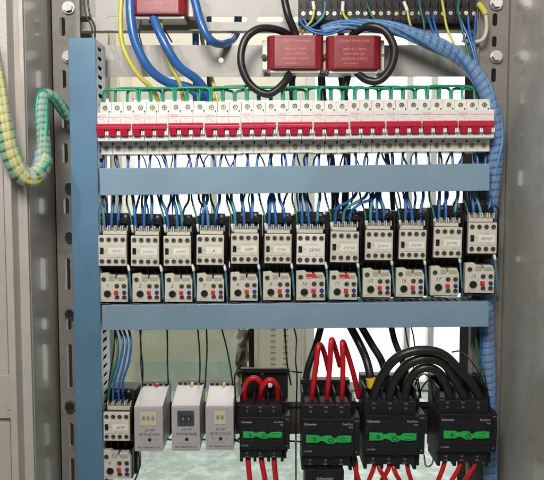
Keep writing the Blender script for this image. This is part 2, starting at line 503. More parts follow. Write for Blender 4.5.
# DIN rails
def din(py0, py1, x0, x1, slope, m='zinc', Y=YR):
    p0 = at(x0, (py0+py1)/2, Y); p1 = at(x1, (py0+py1)/2 + slope, Y)
    h = abs(Z(py0, Y)-Z(py1, Y))/2; L_ = (p1-p0).length
    b = MB(1.0)
    b.box(0, L_, 0, .0012, -h, -h*.7, m); b.box(0, L_, 0, .0012, h*.7, h, m)
    b.box(0, L_, .006, .0072, -h*.7, h*.7, m)
    b.box(0, L_, .0012, .006, h*.7-.0012, h*.7, m); b.box(0, L_, .0012, .006, -h*.7, -h*.7+.0012, m)
    o = part('din_rail', b, cab, p0); o.rotation_euler = (0, -math.atan2(p1.z-p0.z, p1.x-p0.x), 0)
din(114, 138, 84, 488, -3)
din(240, 265, 84, 488, -9)
din(402, 434, 90, 490, 0, 'paint_brown')

# ================================================================ CABLE DUCTS
# vertical duct
dv = thing('cable_duct', 'tall blue grey slotted duct standing upright along the left side', 'cable duct', group='blue grey wiring ducts')
x0, x1 = X(72.5, 0, 240), X(99.5, 0, 240); zt_ = Z(38, 0); zb_ = Z(540, 0)
b = MB(1.0); b.box(x0, x1, -.003, .0, zb_, zt_, 'duct_shaded', .0008)
b.box(x0, x0+.0018, .0002, .01, zb_, zt_, 'duct'); part('cover', b, dv)
b = MB(1.0)
hs = []; z = zt_-.011
while z > zb_+.02: hs.append((.028, z, .026, .0062)); z -= .0139
slotted_plate(b, x1-.0030, .0016, .0008, .058, zb_, zt_, hs, 'duct_side_lit', along='v', orient='x')
b.box(x0+.002, x0+.0036, .0008, .058, zb_, zt_, 'duct_shaded'); b.box(x0+.002, x1-.001, .0582, .0597, zb_, zt_, 'duct_shaded')
part('slotted_tray', b, dv)
fb = thing('wire_bundle', 'dark wires packed inside the tall duct, glimpsed through its side slots', 'wire bundle')
for k in range(8):
    xx = x1-.0075-.0042*(k % 2)*.6; yy = .006+k*.0066
    b = MB(1.0); b.tube([(xx+random.uniform(-.0012,.0012), yy, zt_-.004-q*(zt_-zb_-.02)/14) for q in range(15)], .0037, ('w_black', 'w_navy', 'w_black', 'w_dgreen')[k % 4], 8, 3)
    part('bundled_wire', b, fb)
def hduct(pts, lab):
    (xa, ya0, ya1), (xb, yb0, yb1) = pts
    a0, a1, c0, c1 = at(xa, ya0, 0), at(xa, ya1, 0), at(xb, yb0, 0), at(xb, yb1, 0)
    o = thing('cable_duct', lab, 'cable duct', (a1+Vector((0,0,0))), group='blue grey wiring ducts')
    ang = -math.atan2((c1.z+c0.z)-(a1.z+a0.z), 2*(c1.x-a1.x)); o.rotation_euler = (0, ang, 0)
    L_ = (c1-a1).length; h = ((a0-a1).length + (c0-c1).length)/2
    b = MB(1.0); b.box(0, L_, -.003, 0, 0, h, 'duct', .0007)
    b.box(0, L_, .0001, .009, h-.0018, h, 'duct'); b.box(0, L_, .0001, .009, 0, .0018, 'duct'); part('cover', b, o)
    b = MB(1.0)
    b.box(.001, L_-.001, .058, .0597, .002, h-.002, 'duct')
    x = .002
    while x < L_-.009:
        b.box(x, x+.0075, .0092, .058, h-.0034, h-.002, 'duct'); b.box(x, x+.0075, .0092, .058, .002, .0034, 'duct'); x += .0118
    b.box(.001, L_-.001, .045, .058, h-.0034, h-.0021, 'duct')
    part('slotted_tray', b, o)
hduct(((100.5, 167, 195.5), (489, 163.5, 189.5)), 'blue grey duct lying just under the row of red toggled breakers')
hduct(((103, 305, 330), (488, 301.5, 326.5)), 'blue grey duct lying between the overload relays and the large black contactors')

# ================================================================ DEVICES
def screw(mb, x, z, r, y, head='brass', ring='white', depth=.8):
    """screw sitting inside a raised collar on the face y"""
    mb.ring(x, z, r*1.35, r*1.02, y-.35, y+.05, ring)
    mb.cyl(x, z, r*1.02, y-.06, y+.02, 'hole', 14)
    mb.cyl(x, z, r*.72, y-.24, y-.05, head, 12)
    mb.box(x-r*.55, x+r*.55, y-.29, y-.235, z-r*.12, z+r*.12, 'hole'); mb.box(x-r*.12, x+r*.12, y-.285, y-.236, z-r*.55, z+r*.55, 'hole')

def breaker_meshes():
    def body():
        b = MB()
        for k in range(3):
            a = -18 + k*12 + .12; c = a + 11.76
            b.box(a, c, 0, 44, 12, 40.5, 'white', .35)          # raised centre
            b.box(a, c, 13, 44, 40.2, 52.5, 'white', .3)        # top terminal block
            b.box(a, c, 13, 44, 0, 12.2, 'terminal', .3)        # bottom terminal block
            b.box(a+.3, c-.3, -.9, .2, 12.6, 16.4, 'white', .25) # lip under the toggle
            b.box(a+9.2, a+10.6, 12.85, 13.3, 42, 43.6, 'hole')
            b.box(a-.1, a+1.4, 12.8, 13.3, 9.4, 11.6, 'hole')
        return b
    return body
def toggle_mesh():
    b = MB()
    b.prism([(-4.6, 28.5), (-6.2, 26.5), (-6.2, 23.5), (-1, 22.5), (.1, 22.5), (.1, 29.5), (-2, 29.5)], -17.4, 16.2, 'red', .25, axis='x')
    for k in range(3):
        a = -17.0 + k*11.6
        b.prism([(-6.0, 25), (-4.4, 17.2), (-3.2, 17.0), (.1, 17.2), (.1, 25)], a+.4, a+7.4, 'red', .2, axis='x')
    return b
def lever_mesh():
    b = MB()
    for k in range(3):
        a = -17.0 + k*11.6
        for q in (8.0, 9.9):
            b.prism([(-2.9, 24), (-3.9, 18.2), (-2.4, 16.8), (.1, 16.8), (.1, 24)], a+q, a+q+1.6, 'white', .15, axis='x')
    return b
def marks():
    b = MB()
    for k in range(3):
        b.box(-17.2+k*12, -7+k*12, -.05, .02, 35.6, 36.1, 'pink')
        b.box(-6.6+k*12-11.6, -6.35+k*12-11.6+0, -.04, .02, 31, 40, 'terminal')
    return b
NB = 11
for i in range(NB):
    cx = 115.2 + i*36.05; cyb = 153.6 - i*.30
    Y = 0.0
    p = at(cx, cyb, Y)
    o = thing('circuit_breaker', 'white breaker with crimson toggle bar, %s in the top row' % pos(i, NB), 'circuit breaker',
              p + Vector((random.uniform(-.2, .2)*U, random.uniform(-.0008, .0008), random.uniform(-.3, .3)*U)), (R(random.uniform(-.5, .5)), R(-.48+random.uniform(-.2, .2)), R(random.uniform(-.4, .4))), 'red toggled breakers in the top row')
    part('body', cached('breaker_body', breaker_meshes()), o)
    part('toggle_bar', cached('toggle', toggle_mesh), o)
    part('lever_sides', cached('lever', lever_mesh), o)
    part('printed_lines', cached('brmarks', marks), o)
    text('DELIXI', 2.3, 'pink', o, -12.6, -.06, 36.6, sx=1.15)
    text('DZ47-63', 1.4, 'ink_grey', o, -12.8, -.06, 33.4)
    text('C63', 1.7, 'ink_grey', o, -10.6, -.06, 31.2)
    text('400V~', 1.2, 'ink_grey', o, -.4, -.06, 33.2)
    for k in range(3):
        for z, rg in ((46.6, 'white'), (6.2, 'terminal')):
            hd = 'brass' if (i*7+k*3+int(z)) % 3 else 'steel'
            part('terminal_screw', cached('bs_%s_%s' % (rg, hd), lambda: (lambda bb: (screw(bb, 0, 0, 2.3, 0, hd, rg), bb)[1])(MB())),
                 o, ((-12+k*12)*U, 13*U, z*U), (0, random.uniform(0, 1.5), 0))

# ---- small contactors
CON = [(98.5,235,126.7,266,),(130.8,235.2,158.8,266.3),(163.6,235,191,266),(196.3,234.4,223.8,265),(231,234.2,258.8,263.8),(264.3,233.4,291.4,263.5),
       (296.3,236.5,324.6,264.6),(330.2,232.7,358.6,262.4),(365,230.2,392.6,260.2),(398.8,229.6,426,259.4),(433.5,228,461.6,257.8),(468,223.2,496.5,253.6)]
CODE = ['1KM1','1KM2','1KM3','A','1KM','KM6','2KM2','2KM8','2KM4','2KM5','2KM6','2KM7']
def con_face():
    b = MB()
    b.box(-14.2, 14.2, 0, 5, 0, 31, 'cream', .5)
    b.box(-13.2, 13.2, -.35, .1, 8.3, 22.4, 'cream', .25)
    return b
def con_housing():
    b = MB()
    b.box(-14.6, 14.6, 4.8, 24, -2.5, 31.5, 'black', .4)
    b.box(-16.9, 16.9, 22, 52, -8, 50, 'black', .5)
    b.box(-13.5, 13.5, 17, 24, 42, 53, 'black', .5)
    for k in range(4): b.cyl(-10+k*6.7, 50, 1.5, 16.4, 17.1, 'steel' if k % 2 else 'dark_steel', 10)
    b.box(-14.5, -12.2, 14, 30, 31, 47, 'black', .3); b.box(12.2, 14.5, 14, 30, 31, 47, 'black', .3)
    for k in range(3): b.box(-8.6+k*7.2, -7.2+k*7.2, 15, 28, 38, 48, 'black', .2)
    return b
def con_terms():
    b = MB()
    b.box(-11.8, 12.6, 9, 20, 30.6, 35.2, 'cream', .3)
    for k in range(4):
        x = -9 + k*6.7
        b.box(x-2.9, x-1.9, 8.2, 19, 35, 40.5, 'cream', .2); b.box(x+1.9, x+2.9, 8.2, 19, 35, 40.5, 'cream', .2)
        b.box(x-1.8, x+1.8, 12, 19, 35, 38.6, 'hole')
        b.cyl(x, 37, 1.6, 10.3, 12.1, 'steel', 10)
    return b
def dark_screw(r=2.35):
    b = MB()
    b.ring(0, 0, r*1.15, r*.9, -.3, .05, 'cream_dark'); b.cyl(0, 0, r*.92, -.08, .02, 'hole', 14)
    b.cyl(0, 0, r*.42, -.2, -.07, 'dark_brass', 10); b.box(-r*.42, r*.42, -.27, -.215, -.22, .22, 'hole')
    return b
def con_face_white():
    b = MB()
    b.box(-14.2, 14.2, 0, 5, 0, 31, 'white', .5)
    b.box(-13.2, 13.2, -.35, .1, 8.3, 22.4, 'white', .25)
    return b
def contactor(x0, y0, x1, y1, code, label, group):
    Y = -.005; p = at((x0+x1)/2, y1, Y); sc = (x1-x0)/28.4*(1+Y)
    o = thing('small_contactor', label, 'contactor', p, (0, R(random.uniform(-.4, .9)), 0), group, sc)
    part('face_plate', cached('con_face_white', con_face_white) if 'whiter' in label else cached('con_face', con_face), o)
    part('housing', cached('con_housing', con_housing), o)
    part('terminal_block', cached('con_terms', con_terms), o)
    for z in (26.6, 4.6):
        for k in range(4):
            part('terminal_screw', cached('dscrew', dark_screw), o, ((-10.7+k*7.1)*U, 0, z*U), (0, random.uniform(0, 1.5), 0))
    b = MB(); b.box(-12.4, -8.8, -1.1, 0, 12.2, 18.6, 'black', .3); part('plunger', b if False else cached('plunger', lambda: b), o)
    def lab():
        q = MB(); q.box(-4.2, 12.2, -.46, -.36, 11.9, 18.5, 'sticker'); return q
    s = part('name_sticker', cached('sticker', lab), o)
    text(code, 4.3, 'ink_grey' if random.random() < .4 else 'ink', s, 3.8 + random.uniform(-.6, .6), -.5, 13.4, shear=.25, rotz=R(random.uniform(-4, 3)), sx=1.1)
    text('CJX1', 2.2, 'ink_grey', o, -6.6, -.38, 14.6)
    text('1L1  3L2  5L3  13', 1.5, 'ink_grey', o, 0, -.38, 20.0)
    text('3TB41', 1.5, 'ink_grey', o, 6, -.38, 9.3)
    for k, tx in enumerate(('2', '4', '6', '14')): text(tx, 1.5, 'ink_grey', o, -10.7+k*7.1, -.02, .6)
    return o
for i, ((x0, y0, x1, y1), code) in enumerate(zip(CON, CODE)):
    contactor(x0, y0, x1, y1, code, ('whiter than its neighbours: ' if i == 6 else '') + 'small contactor, %s in the middle row' % pos(i, 12), 'small contactors in the middle row')
contactor(103.2, 410, 130, 441, '2KM', 'cream faced small contactor standing alone beside the tall duct near the bottom', None)

# ---- overload relays
OVR = [(99.5,274.5,128,302,'1'),(132.3,275,160.5,302,'2'),(164.6,274.5,192.6,302,'3'),(196.6,274,224.2,301.4,'7'),(230,272.5,258,300.8,'4'),
       (262.8,272,291,300.2,'5'),(296,272,325.4,300.4,'10'),(329,271,357.2,299.8,'11'),(362.4,268.3,391,297.4,'13'),(395.4,268,424,297,'16'),(430,266,459,295.6,'17'),(464.4,263.2,494,293,'15')]
def ov_face():
    b = MB()
    b.prism([(-14, 0), (14, 0), (14, 21.5), (11.8, 27), (3.4, 27), (3.4, 22.6), (1.6, 22.6), (1.6, 27), (-4, 27), (-6, 29.4), (-14, 28.6)], 0, 7, 'cream', .35)
    b.box(-4.4, 1.3, -.25, .1, 21.2, 26.2, 'cream_dark', .2); b.box(3.6, 11.6, -.25, .1, 21.4, 25.2, 'cream_dark', .2)
    b.box(-13.2, 13.2, -.1, .05, 2.4, 2.75, 'cream_dark')
    return b
def ov_house():
    b = MB(); b.box(-14.8, 14.8, 6.8, 20, -2.2, 28, 'black', .4); b.box(-17, 17, 20, 40, -3.5, 31, 'black', .4)
    for k in range(3): b.box(-9+k*7.5, -6.6+k*7.5, 10, 24, 28, 38, 'black', .3)
    return b
def ov_dial():
    b = MB(); b.ring(0, 0, 4.1, 3.5, -.5, .05, 'cream_dark', 24); b.cyl(0, 0, 3.5, -.5, .02, 'black', 24); b.box(-2.6, 2.6, -.8, -.49, -.45, .45, 'dark_steel'); return b
def ov_stop():
    b = MB(); b.box(-2.1, 2.1, -1.3, .02, -2, 2, 'btn_red', .3); return b
def ov_test():
    b = MB(); b.cyl(0, 0, 2.0, -1.0, .02, 'btn_blue', 18, 2.2); return b
def ov_tag():
    b = MB(); b.box(-4.6, 5, -.75, -.3, 23.2, 26.0, 'btn_red', .2); b.box(1, 6.2, -.7, -.3, 22.1, 23.4, 'btn_red', .2); return b
def overload(x0, y0, x1, y1, num, label, group, red=False):
    Y = .004; p = at((x0+x1)/2, y1, Y); sc = (x1-x0)/28.3*(1+Y)
    o = thing('overload_relay', label, 'overload relay', p, (0, R(random.uniform(-.2, 1.0)), 0), group, sc)
    part('face_plate', cached('ov_face', ov_face), o); part('housing', cached('ov_house', ov_house), o)
    part('current_dial', cached('ov_dial', ov_dial), o, (-6.2*U, 0, 8*U), (0, random.uniform(0, 3), 0))
    part('stop_button', cached('ov_stop', ov_stop), o, (2.6*U, 0, 9.6*U))
    part('test_button', cached('ov_test', ov_test), o, (10.6*U, 0, 9.6*U))
    for x, z in ((-9.8, 22.6), (3.2, 16), (10.4, 16), (3.4, 4.6), (10.6, 4.6)):
        part('terminal_screw', cached('dscrew', dark_screw), o, (x*U, 0, z*U), (0, random.uniform(0, 1.5), 0))
    if red: part('warning_tag', cached('ov_tag', ov_tag), o, label='red plastic tag')
    text(num, 5.2, 'ink', o, -6.6, -.06, 14.6, shear=.2, rotz=R(random.uniform(-8, 8)))
    for x, z, s in ((6.8, 18.0, 'NC'), (6.8, 12.3, 'A'), (6.8, 1.0, '96'), (13, 1.0, '98'), (-1.2, 11.2, 'R'), (-10, 1.0, 'JRS')):
        text(s, 1.5, 'ink_grey', o, x, -.06, z)
    return o
for i, (x0, y0, x1, y1, num) in enumerate(OVR):
    if i in (6, 7): lab = 'cream overload relay with a red tag across its top and handwritten %s' % num
    else: lab = 'cream overload relay with handwritten %s, %s above the lower duct' % (num, pos(i, 12))
    overload(x0, y0, x1, y1, num, lab, 'overload relays under the small contactors', i in (6, 7))
overload(102, 451.5, 131, 479, '6', 'cream overload relay under the lone contactor at the bottom left', None)

# ---- timer relays
def timer(x0, x1, y0, y1, kind, label):
    Y = -.012; p = at((x0+x1)/2, y1, Y); sc = (y1-y0)/46*(1+Y); h = 46
    o = thing('timer_relay', label, 'timer relay', p, (0, 0, 0), 'grey plug-in timer relays', sc); o.scale.x = (x1-x0)/26*(1+Y)
    b = MB()
    b.prism([(0, 0), (0, h), (40, h+8.5), (46, h+8.5), (46, 8), (40, 0)], -13, 13, 'timer', .7, axis='x')
    part('case', b, o)
    b = MB(); b.box(-11.8, 11.8, -.35, .05, 1.6, h-2.2, 'timer_panel', .25); part('faceplate', b, o)
    b = MB(); b.box(-12.5, 12.8, 47, 58, -2, h+9, 'black', .4)
    for k in range(5): b.box(-11.8+k*5.1, -8.4+k*5.1, 42, 50, h+8.8, h+11, 'black', .3)
    sk = part('socket', b, o)
    for k in range(4):
        b = MB(); b.cyl(0, 0, 1.2, -.6, 0, 'steel', 10); part('socket_screw', b, sk, ((-7.6+k*5.1)*U, 42.6*U, (h+9.6)*U))
    b = MB(); b.cyl(0, 0, 1.7, -2.2, 2, 'btn_red' if kind == 0 else 'tape', 12, 2.0); part('release_knob', b, o, (1.5*U, 41*U, (h+9.6)*U))
    if kind == 1:
        b = MB(); b.box(-7.4, 8, -.9, -.3, h-20.5, h-5, 'timer_dark', .3)
        for k in range(2): b.box(-3.8+k*5, -.2+k*5, -1.1, -.85, h-15.6, h-10.2, 'hole', .15)
        dp = part('digit_display', b, o)
        for k, d in enumerate('05'): text(d, 4.6, 'print_white', dp, -2+k*5, -1.15, h-14.6)
        for k in range(2): text('+', 2.6, 'ink_grey', dp, -2+k*5, -.95, h-8.4); text('-', 2.6, 'ink_grey', dp, -2+k*5, -.95, h-19)
    else:
        nd = 3 if kind == 0 else 2; w = nd*4.2+1.2
        b = MB(); b.box(-w/2-.4+(0 if kind == 0 else .6), w/2+.4+(0 if kind == 0 else .6), -.8, -.3, h-19, h-5.4, 'timer_in', .3)
        dp = part('digit_display', b, o)
        ox = 0 if kind == 0 else .6
        for k in range(nd):
            x = ox - (nd-1)*2.1 + k*4.2
            q = MB(); q.box(x-1.5, x+1.5, -1.0, -.78, h-14.2, h-9, 'cream_dark', .12); part('digit_wheel', q, dp)
            text('0', 4.0, 'ink', dp, x, -1.05, h-13.2)
            text('+', 2.4, 'ink_grey', dp, x, -.85, h-8); text('-', 2.8, 'ink_grey', dp, x, -.85, h-18)
    text('JS14P', 3.6, 'ink', o, 1, -.4, h-25.2, shear=.2, sx=1.1)
    text('时间继电器' if kind == 1 else '数字式时间', 3.3, 'ink', o, .8, -.4, h-29.8, sx=1.15)
    b = MB(); b.cyl(0, 0, 1.5, -.9, .02, 'hole', 16); part('indicator_lamp', b, o, (1*U, -.35*U, (h-33.6)*U))
    if kind != 1: text('通电', 2.0, 'ink_grey', o, -5.2, -.4, h-34.4); text('延时', 2.0, 'ink_grey', o, 7.2, -.4, h-34.4)
    text('AC220V  50Hz', 1.8, 'ink_grey', o, -2 if kind == 1 else 0, -.4, h-38.6)
    text('德力西集团有限公司', 2.3, 'ink', o, .4, -.4, h-42.6, sx=1.0)
    return o
timer(134.2, 163.4, 404.5, 451.6, 0, 'grey timer relay with red knob and three digit pale yellow display')
timer(171.4, 200.2, 403.6, 451.2, 1, 'grey timer relay with dark square display between two others')
timer(205.2, 234.0, 403.8, 450.4, 2, 'grey timer relay with two digit pale yellow display beside the black contactors')

# ---- large black contactors
def big_body():
    b = MB()
    b.box(-26, 24.5, 0, 22, 13.5, 50.5, 'bigblack', .5)
    b.box(24.2, 30.4, 3, 24, 12.8, 51.2, 'bigblack', .5)
    b.box(-25.5, 28.5, 20, 50, 3, 62, 'bigblack', .6)
    b.prism([(-7,21),(8,21),(9,27),(6,29),(6,35),(9,41),(3,47),(-2,47),(-8,41),(-5,35),(-5,29),(-8,27)], -.7, .1, 'bigblack', .3)
    b.prism([(-1.6,47.6),(1.2,52),(4,47.6)], -.9, .2, 'bigblack', .1); b.prism([(-1.6,13),(4,13),(1.2,17)], -.9, .2, 'bigblack', .1)
    for x0, x1 in ((-24.5, -9), (10, 22.5)):
        b.box(x0, x1, -.4, .1, 20.5, 24.6, 'bigblack', .2)
    for z in (16.2, 48.2): b.box(-25, 23.6, -.25, .1, z-.25, z+.25, 'black')
    return b
def big_top():
    b = MB()
    b.box(-26, 22, 5, 30, 50.3, 62.5, 'bigblack', .5)
    for k in range(4): b.box(-26+k*15.6, -24.2+k*15.6, 8, 38, 62, 74, 'bigblack', .4)
    b.box(-26, 24, 38, 50, 62, 78, 'bigblack', .4)
    for k in range(3): b.box(-23.6+k*15.6, -11.4+k*15.6, 9, 38, 62.1, 64, 'hole'); b.cyl(-17.6+k*15, 68, 3.4, 34, 38, 'dark_steel', 12)
    return b
def big_bottom():
    b = MB()
    b.box(-26, 22, 4, 30, 2.5, 13.6, 'bigblack', .5)
    for k in range(4): b.box(-25.8+k*15.4, -22.6+k*15.4, 5, 44, -2.5, 2.8, 'bigblack', .4)
    b.box(23, 27, 8, 44, 0, 12, 'black', .4)
    return b
def big_screw():
    b = MB(); b.cyl(0, 0, 2.5, -.15, .05, 'hole', 16); b.cyl(.2, -.4, 1.9, -.5, -.1, 'dark_steel', 14); b.box(-1.5, 1.6, -.62, -.48, -.2, .2, 'steel'); b.box(-.15, .35, -.61, -.48, -1.7, .9, 'steel'); return b
def big_bar():
    b = MB()
    b.prism([(-22,-4.4),(-22,4.4),(-10,4),(-9,2.6),(-6,2.4),(-4,4),(2,4),(4,1.2),(7,.8),(9,3.2),(19,4.2),(19,2.6),(21.6,4),(21.6,-4),(19,-2.6),(19,-4),(9,-4),(7,-2.6),(4.5,-5.2),(-1,-5.4),(-2.5,-3.8),(-6,-1.8),(-9,-2),(-10,-4)], -1.8, .1, 'green_bar', .25)
    b.box(-15.2,-12.4,-2.0,-1.75,-2.2,2.2,'w_dgreen'); b.ring(1.6,-1.4,2.6,1.8,-2.4,-1.7,'w_dgreen',16); b.box(11,17.5,-2.0,-1.75,-2.4,-1.8,'w_dgreen'); b.box(11,17.5,-2.0,-1.75,1.8,2.4,'w_dgreen')
    return b
BIG = [(239,461.5,51.6,'LC1N50'),(300.8,470,60,'LC1N80'),(363.4,469,62.5,'LC1N80'),(437.4,466,60.5,'LC1N80')]
def big(i, label):
    x0, yb_, w, code = BIG[i]
    Y = -.02; sc = w/56.6*(1+Y); p = at(x0 + w*26/56.6, yb_, Y)
    o = thing('large_contactor', label, 'contactor', p, (0, R((.1,.4,.6,.6)[i]), 0), 'large black contactors with green bars', sc)
    part('housing', cached('big_body', big_body), o)
    part('terminal_shroud', cached('big_top', big_top), o); part('terminal_shroud', cached('big_bottom', big_bottom), o)
    ib = part('indicator_bar', cached('big_bar', big_bar), o, (0, 0, 31*U)); ib.scale = (1, 1, .85)
    for z, y in ((56.2, 5), (8.2, 4)):
        for k in range(3): part('terminal_screw', cached('big_screw', big_screw), o, ((-17.6+k*15)*U, y*U, z*U), (0, random.uniform(-.6, .6), 0))
    text('Schneider', 3.1, 'print_white', o, -24, -.06, 44, align='LEFT', bold=.04)
    text('EasyPact', 2.9, 'print_white', o, 23, -.06, 44.4, align='RIGHT'); text('TVS', 2.5, 'print_white', o, 23, -.06, 41.2, align='RIGHT')
    text(code, 2.3, 'print_white', o, -24, -.3, 17.6, align='LEFT')
    text('53NO', 1.9, 'print_white', o, 27.3, 2.95, 47); text('54', 1.9, 'print_white', o, 27.3, 2.95, 16)
    for k, (a, c) in enumerate((('1/L1', '2/T1'), ('3/L2', '4/T2'), ('5/L3', '6/T3'))):
        text(a, 2.0, 'print_white', o, -17.6+k*15, 4.9, 59.8); text(c, 2.0, 'print_white', o, -17.6+k*15, 3.9, 3.4)
    return o
b1 = big(0, 'large black contactor with two red wire loops on top, leftmost of four')
b2 = big(1, 'large black contactor with tall red cables standing on top, beside the yellow taped one')
b3 = big(2, 'large black contactor at the left end of the three arched black cables')
b4 = big(3, 'large black contactor at the right end of the arched cables, next to the blue bundle')
# auxiliary relay hanging beneath the second one
p = at(325, 489, -.02)
o = thing('thermal_relay', 'black thermal relay hanging below the second large contactor', 'overload relay', p)
b = MB(); b.box(-20, 19, 0, 40, -20, 19.5, 'bigblack', .6); part('housing', b, o)
text('Schneider', 3.6, 'print_white', o, 0, -.06, 9.5, bold=.05, sx=1.2)
# black mounting bracket above the first large contactor
o = thing('mounting_bracket', 'black bracket plate behind the red loops of the first large contactor', 'bracket', at(265, 399, .03))
b = MB(); b.box(-24, 24, 0, 3, 0, 32, 'black', .4); b.box(-25.5, 25.5, -5, 0, 29, 34, 'black', .5); part('plate', b, o)
for sx in (-1, 1):
    b = MB(); b.prism([(-1,-1.5),(1,-1.5),(3.6*sx,5),(2.4*sx,5.4)], -1.2, 0, 'steel', .1); part('clip', b, o, (-3*U, -.3*U, 27*U))
b = MB(); b.cyl(0, 0, 2.2, -6, 0, 'w_white', 14, 2.8); b.cyl(0, 5, 1.6, -5, 0, 'w_white', 12); part('white_plug', b, o, (5.5*U, -4*U, 17*U))

# ================================================================ TOP TERMINAL STRIP
o = thing('terminal_strip', 'long black screw terminal strip across the top right of the cabinet', 'terminal strip', at(388, 19.5, .055))
b = MB(); b.box(-92, 92, 0, 22, -1, 12, 'black', .5)
b.box(-92, 92, 6, 22, 12, 30, 'black', .4)
for k in range(24): b.box(-92+k*8, -91+k*8, -2.5, 8, 0, 19, 'black', .2)
part('housing', b, o)
for k in range(23):
    b = MB(); b.cyl(0, 0, 2.1, -.8, .1, 'steel' if k % 3 else 'brass', 12); b.box(-1.6, 1.6, -.9, -.78, -.25, .25, 'hole')
    part('terminal_screw', b, o, ((-87.5+k*8)*U, 0, (6+(k % 2)*.5)*U), (0, random.uniform(0, 3), 0))

# ================================================================ CURRENT TRANSFORMERS
def transformer(x0, x1, y0, y1, Y, label, right_tab=False):
    p = at((x0+x1)/2, y1, Y); w = (x1-x0)*(1+Y); h = (y1-y0)*(1+Y)
    o = thing('current_transformer', label, 'current transformer', p, group='red current transformers')
    b = MB()
    prof = [(-w/2, 7), (-w/2+2, 3), (-w/2+8, 0), (w/2-8, 0), (w/2-2, 3), (w/2, 7), (w/2, 30), (-w/2, 30)]
    # hexagonal-ish plan extruded in z
    n = len(prof)
    i_ = b.mi('ct_red')
    v0 = [b.bm.verts.new(Vector((x, y, 0))*U) for x, y in prof]; v1 = [b.bm.verts.new(Vector((x, y, h))*U) for x, y in prof]
    fs = [b.bm.faces.new(v0), b.bm.faces.new(v1[::-1])] + [b.bm.faces.new([v0[a], v1[a], v1[(a+1)%n], v0[(a+1)%n]]) for a in range(n)]
    es = list({e for f in fs for e in f.edges})
    bmesh.ops.bevel(b.bm, geom=es, offset=.9*U, segments=3, profile=.6, affect='EDGES')
    part('cover', b, o)
    b = MB(); b.box(-w/2+7.6, w/2-8.2, -.45, .1, 1.8, h-2.5, 'ct_red', .3); part('nameplate', b, o)
    b = MB(); b.box(-w/2-5, w/2+5, 16, 31, 1.5, h-1.5, 'ct_base', .8); b.box(-w/2+3, w/2-3, 5, 30, -3.4, 0, 'ct_base', .8)
    base = part('base', b, o)
    b = MB(); b.cyl(0, 0, 3.4, -2.4, 0, 'dark_steel', 6); b.cyl(0, 0, 2.2, -4, -2.4, 'black', 12); part('fixing_nut', b, base, ((-w/2-3.0)*U, 16*U, h*.42*U))
    b = MB(); b.ring(0, 0, 1.3, .6, -.4, 0, 'dark_steel', 12); part('fixing_hole', b, base, ((w/2+3.4)*U, 16*U, h*.5*U))
    text('CURRENT TRANSFORMER', 2.6, 'ct_print', o, 0, -.5, h*.80)
    text('LMZJ1-0.5  150/5A', 3.0, 'ct_print', o, 0, -.5, h*.56, bold=.03)
    text('0.66kV  50Hz  5VA', 2.7, 'ct_print', o, 0, -.5, h*.42, bold=.03)
    text('GB1208-2006  CLASS 0.5', 2.5, 'ct_print', o, 0, -.5, h*.28, bold=.03)
    text('No.120604', 2.5, 'ct_print', o, -4, -.5, h*.14)
    return o
transformer(130, 186, -22, 14, .03, 'red current transformer cut off by the top edge, clamped round a blue cable')
transformer(267.5, 323, 36, 68.5, .03, 'red current transformer in front of the left black cable loop')
transformer(327, 381.5, 36, 69, .03, 'red current transformer beside the right black cable loop')

# ================================================================ WIRES AND CABLES
# green comb jumpers over the breakers
for j in range(NB*3 - 3):
    bi, k = divmod(j, 3)
    xa = 115.2 + bi*36.05 + (k-1)*12; xb = xa + 36.05
    yt = 89.0 - bi*.2 - [0, 1.2, -1.4][k] + random.uniform(-1.3, .9); yl = 101.5 - bi*.28
    Yd = .034 + k*.004
    wire('jumper_wire', 'green jumper between %s poles of the %s and %s breakers from the left' % (('left', 'middle', 'right')[k], ORD[bi], ORD[bi+1]), 'wire',
         [(xa+.3, yl+3, Yd), (xa, yl-4, Yd), (xa+.6, yt+2.5, Yd), (xa+4, yt+.2, Yd), ((xa+xb)/2+random.uniform(-5,5), yt-random.uniform(-.6,.9), Yd+.001), (xb-5.5, yt+.2, Yd+.002), (xb-1.8, yt+2.5, Yd+.002), (xb-1.4, yl-4, Yd+.002), (xb-1, yl+3, Yd)], 1.35, 'w_green',
         'green jumper wires over the breakers', 8, 4)
# blue tails under the breakers
side = ('left', 'middle', 'right')
for i in range(NB):
    for k in range(3):
        x = 115.2 + i*36.05 + (k-1)*12; y = 152 - i*.3
        d = random.uniform(-4.5, 4.5); m = 'w_blue' if random.random() < .85 else 'w_navy'
        wire('breaker_wire', '%s of three blue wires under the %s' % (side[k], nth(i, NB, 'breaker')), 'wire',
             [(x, y-3, .040), (x+d*.1, y+2, .038), (x+d*.6, y+8, .034), (x+d, y+18, .030)], 1.35, m, 'blue wires under the breakers', 7, 4)
for i in range(NB):
    for k in range(3):
        x = 115.2 + i*36.05 + (k-1)*12 + random.uniform(-3, 3); y = 152 - i*.3; d = random.uniform(-8, 8)
        wire('breaker_wire', '%s thin dark wire behind the blue wires under the %s' % (side[k], nth(i, NB, 'breaker')), 'wire',
             [(x-d*.4, y-4, .060), (x, y+2, .058), (x+d*.5+random.uniform(-2,2), y+8, .054), (x+d, y+18, .048)], random.choice((.7, .9, 1.1)), random.choice(('w_navy', 'w_black', 'w_navy', 'w_dgreen')), 'thin dark wires under the breakers', 6, 4)
